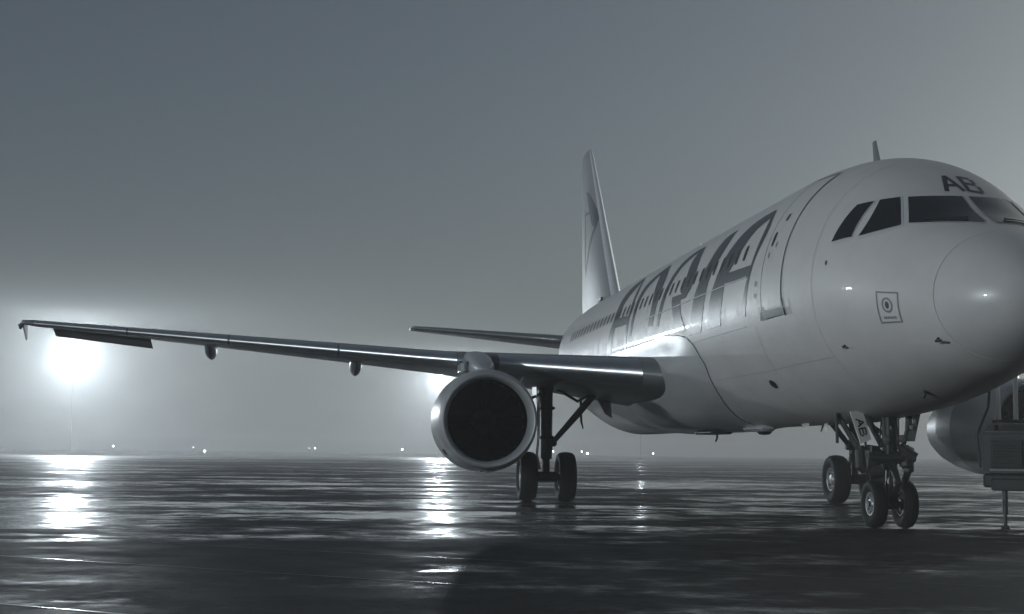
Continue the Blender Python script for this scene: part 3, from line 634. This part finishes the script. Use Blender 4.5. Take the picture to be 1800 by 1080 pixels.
G().box(gl(5.488, -2.05, 1.47), (.02, .44, .03), bev=.005).out('hood_edge', 'gpu', gp)
gf = G().box(gl(5.480, -2.07, 1.20), (.03, .50, .46), bev=.01).out('grille_frame', 'gpud', gp)
for k in range(9): G().box(gl(5.458, -2.07, 1.01+.048*k), (.03, .46, .016), (0, .5, 0)).out('slat', 'gpu', gf)
for k in range(9): G().box(gl(5.452, -1.88-.048*k, 1.20), (.012, .010, .42)).out('slat', 'gpu', gf)
G().box(gl(5.47, -2.08, .935), (.04, .56, .035)).out('trim_strip', 'gpul', gp)
G().tube([gl(5.44, -1.70, .97), gl(5.42, -1.66, 1.50), gl(5.5, -1.82, 1.95), gl(5.5, -1.86, 2.42)], .022, 8).out('guard_rail', 'gpud', gp)
G().tube([gl(5.62, -1.97, 1.62), gl(5.62, -1.95, 2.42)], .032, 10).out('pale_post', 'post', gp)
G().tube([gl(5.62, -2.20, 1.70), gl(5.62, -2.20, 2.45)], .04, 10).out('pale_post', 'post', gp)
G().box(gl(5.58, -2.1, 1.73), (.16, .5, .05)).box(gl(5.5, -1.93, 1.63), (.07, .06, .08)).out('latch', 'gpud', gp)
G().tube([gl(5.52, -2.03, .66), gl(5.52, -2.03, .22)], .045, 12).tube([gl(5.52, -2.03, .22), gl(5.52, -2.03, .03)], .032, 12).box(gl(5.52, -2.03, .02), (.16, .14, .04), bev=.01).out('jack_leg', 'gpu', gp)
G().box(gl(5.5, -2.03, .40), (.07, .06, .1)).out('jack_handle', 'gpud', gp)
for x, y in ((6.1, -2.62), (7.2, -2.62)):
    t = G().lathe([(-.09, .18), (-.11, .3), (-.09, .345), (.09, .345), (.11, .3), (.09, .18)], gl(x, y, .345), (0, 1, 0), 28).out('wheel', 'rubber', gp)
    G().lathe([(.08, .19), (.06, .1), (.09, 0)], gl(x, y, .345), (0, 1, 0), 20).out('rim', 'rim', t)
G().box(gl(6.1, -2.75, .58), (.2, .5, .3)).out('axle_mount', 'gpud', gp)
G().lathe([(0, .045), (.03, .04), (.035, 0)], gl(5.40, -2.35, .80), (-1, 0, 0), 14).out('reflector', 'landing', gp)

# ---------------------------------------------------------------- floodlight masts
def facing(loc, tgt): d = Vector(tgt)-Vector(loc); return math.atan2(d.y, d.x)
def mast(x, y, h, label, n=6, aim=(8, 4), small=False):
    m = empty('floodlight_mast', (x, y, 0)); tag(m, label, 'floodlight', 'apron floodlight masts'); a = facing((x, y, 0), (*aim, 0)); m.rotation_euler.z = a
    G().tube([(0, 0, 0), (0, 0, .5), (0, 0, h)], [.08, .05, .03], 10).box((0, 0, .1), (.9, .9, .2)).out('mast', 'steel', m)
    G().box((.1, 0, h), (.12, n*.4, .12)).box((.1, 0, h-.8), (.12, n*.4, .12)).box((.0, 0, h-.4), (.1, .1, 1.1)).out('crossbeam', 'steel', m)
    for row in range(2):
        for k in range(n//2):
            yy = (k-(n//2-1)/2)*.62; zz = h-.8*row
            lm = G().box((.34, yy, zz), (.30, .56, .46), (0, R(14), 0), .04).out('lamp_housing', 'gpud', m)
            q = Matrix.Rotation(R(14), 3, 'Y'); c = Vector((.34, yy, zz))
            v = [c+q@Vector((.156, s*(.03 if small else .25), t*(.035 if small else .19))) for s, t in ((-1, -1), (1, -1), (1, 1), (-1, 1))]
            mk('lamp_lens', v, [(0, 1, 2, 3)], 'flood', lm, smooth=False)
def polar(px, d):
    """a place d metres off along the bearing that the photograph shows at column px"""
    b = YAW-math.atan((px-900)/2682.75); return CAM.x+d*math.cos(b), CAM.y+d*math.sin(b)
x, y = polar(130, 270); mast(x, y, 17.4, 'bright floodlight mast below the starboard wing tip', 6)
x, y = polar(775, 350); mast(x, y, 18.4, 'floodlight mast glowing beside the engine pylon', 4)
x, y = polar(1128, 380); mast(x, y, 18.6, 'floodlight mast hidden by the belly, its glint on the wet ground between the gear legs', 2, small=True)
mast(95, 105, 19, 'floodlight mast out of frame left, glinting on the flank ahead of the door', 2)
mast(-60, 96, 14.5, 'floodlight mast out of frame left, glinting on the radome', 4)
x, y = polar(2450, 150); mast(x, y, 20, 'floodlight mast out of frame right, behind the port wing', 4)
# small lights on the far side of the field
def small_light(px, z, d, r_, label):
    x, y = polar(px, d); m = empty('field_light', (x, y, 0)); tag(m, label, 'light', 'small lights on the far side of the field')
    G().tube([(0, 0, 0), (0, 0, z-r_*.6)], [.07, .05], 8).box((0, 0, .05), (.4, .4, .1)).out('post', 'gpud', m)
    G().lathe([(-r_, 0), (-r_*.8, r_*.6), (0, r_), (r_*.8, r_*.6), (r_, 0)], (0, 0, z), (0, 0, 1), 12).out('lamp', 'small', m)
for px, z, d, r_, lb in ((205, 2.0, 520, .3, 'small light on the horizon right of the large flood light'), (345, 2.0, 560, .2, 'faint light left of a brighter low one on the horizon'), (365, .75, 480, .34, 'brightest small light, low on the horizon under the wing'),
    (548, 2.1, 560, .16, 'fainter left light of the close pair under the outer flap fairing'), (558, 2.1, 540, .26, 'brighter right light of the close pair left of the engine'), (711, 2.0, 520, .32, 'small horizon light just left of the engine cowl'),
    (1025, 1.95, 500, .26, 'upper left light of the pair right of the main wheels'), (1035, 1.35, 480, .36, 'brighter lower light of the pair right of the main wheels'), (1150, 1.6, 520, .28, 'lone light on the horizon below the belly'), (975, 1.9, 520, .3, 'small light between the strut and inner main wheel')):
    small_light(px, z, d, r_, lb)

# ---------------------------------------------------------------- mist over the field
H = 2540
hz = mk('haze', [(-H, -H, -1), (H, -H, -1), (H, H, -1), (-H, H, -1), (-H, -H, 23.5), (H, -H, 23.5), (H, H, 23.5), (-H, H, 23.5)], [(0, 3, 2, 1), (4, 5, 6, 7), (0, 1, 5, 4), (1, 2, 6, 5), (2, 3, 7, 6), (3, 0, 4, 7)], 'paint', smooth=False)
hm = bpy.data.materials.new('mist'); hm.use_nodes = True; n = hm.node_tree; n.nodes.clear()
pv = n.nodes.new('ShaderNodeVolumePrincipled'); pv.inputs['Color'].default_value = (.97, .98, .985, 1); pv.inputs['Density'].default_value = .0015; pv.inputs['Anisotropy'].default_value = .45
mo = n.nodes.new('ShaderNodeOutputMaterial'); n.links.new(pv.outputs[0], mo.inputs['Volume'])
hz.data.materials.clear(); hz.data.materials.append(hm); tag(hz, kind='stuff')
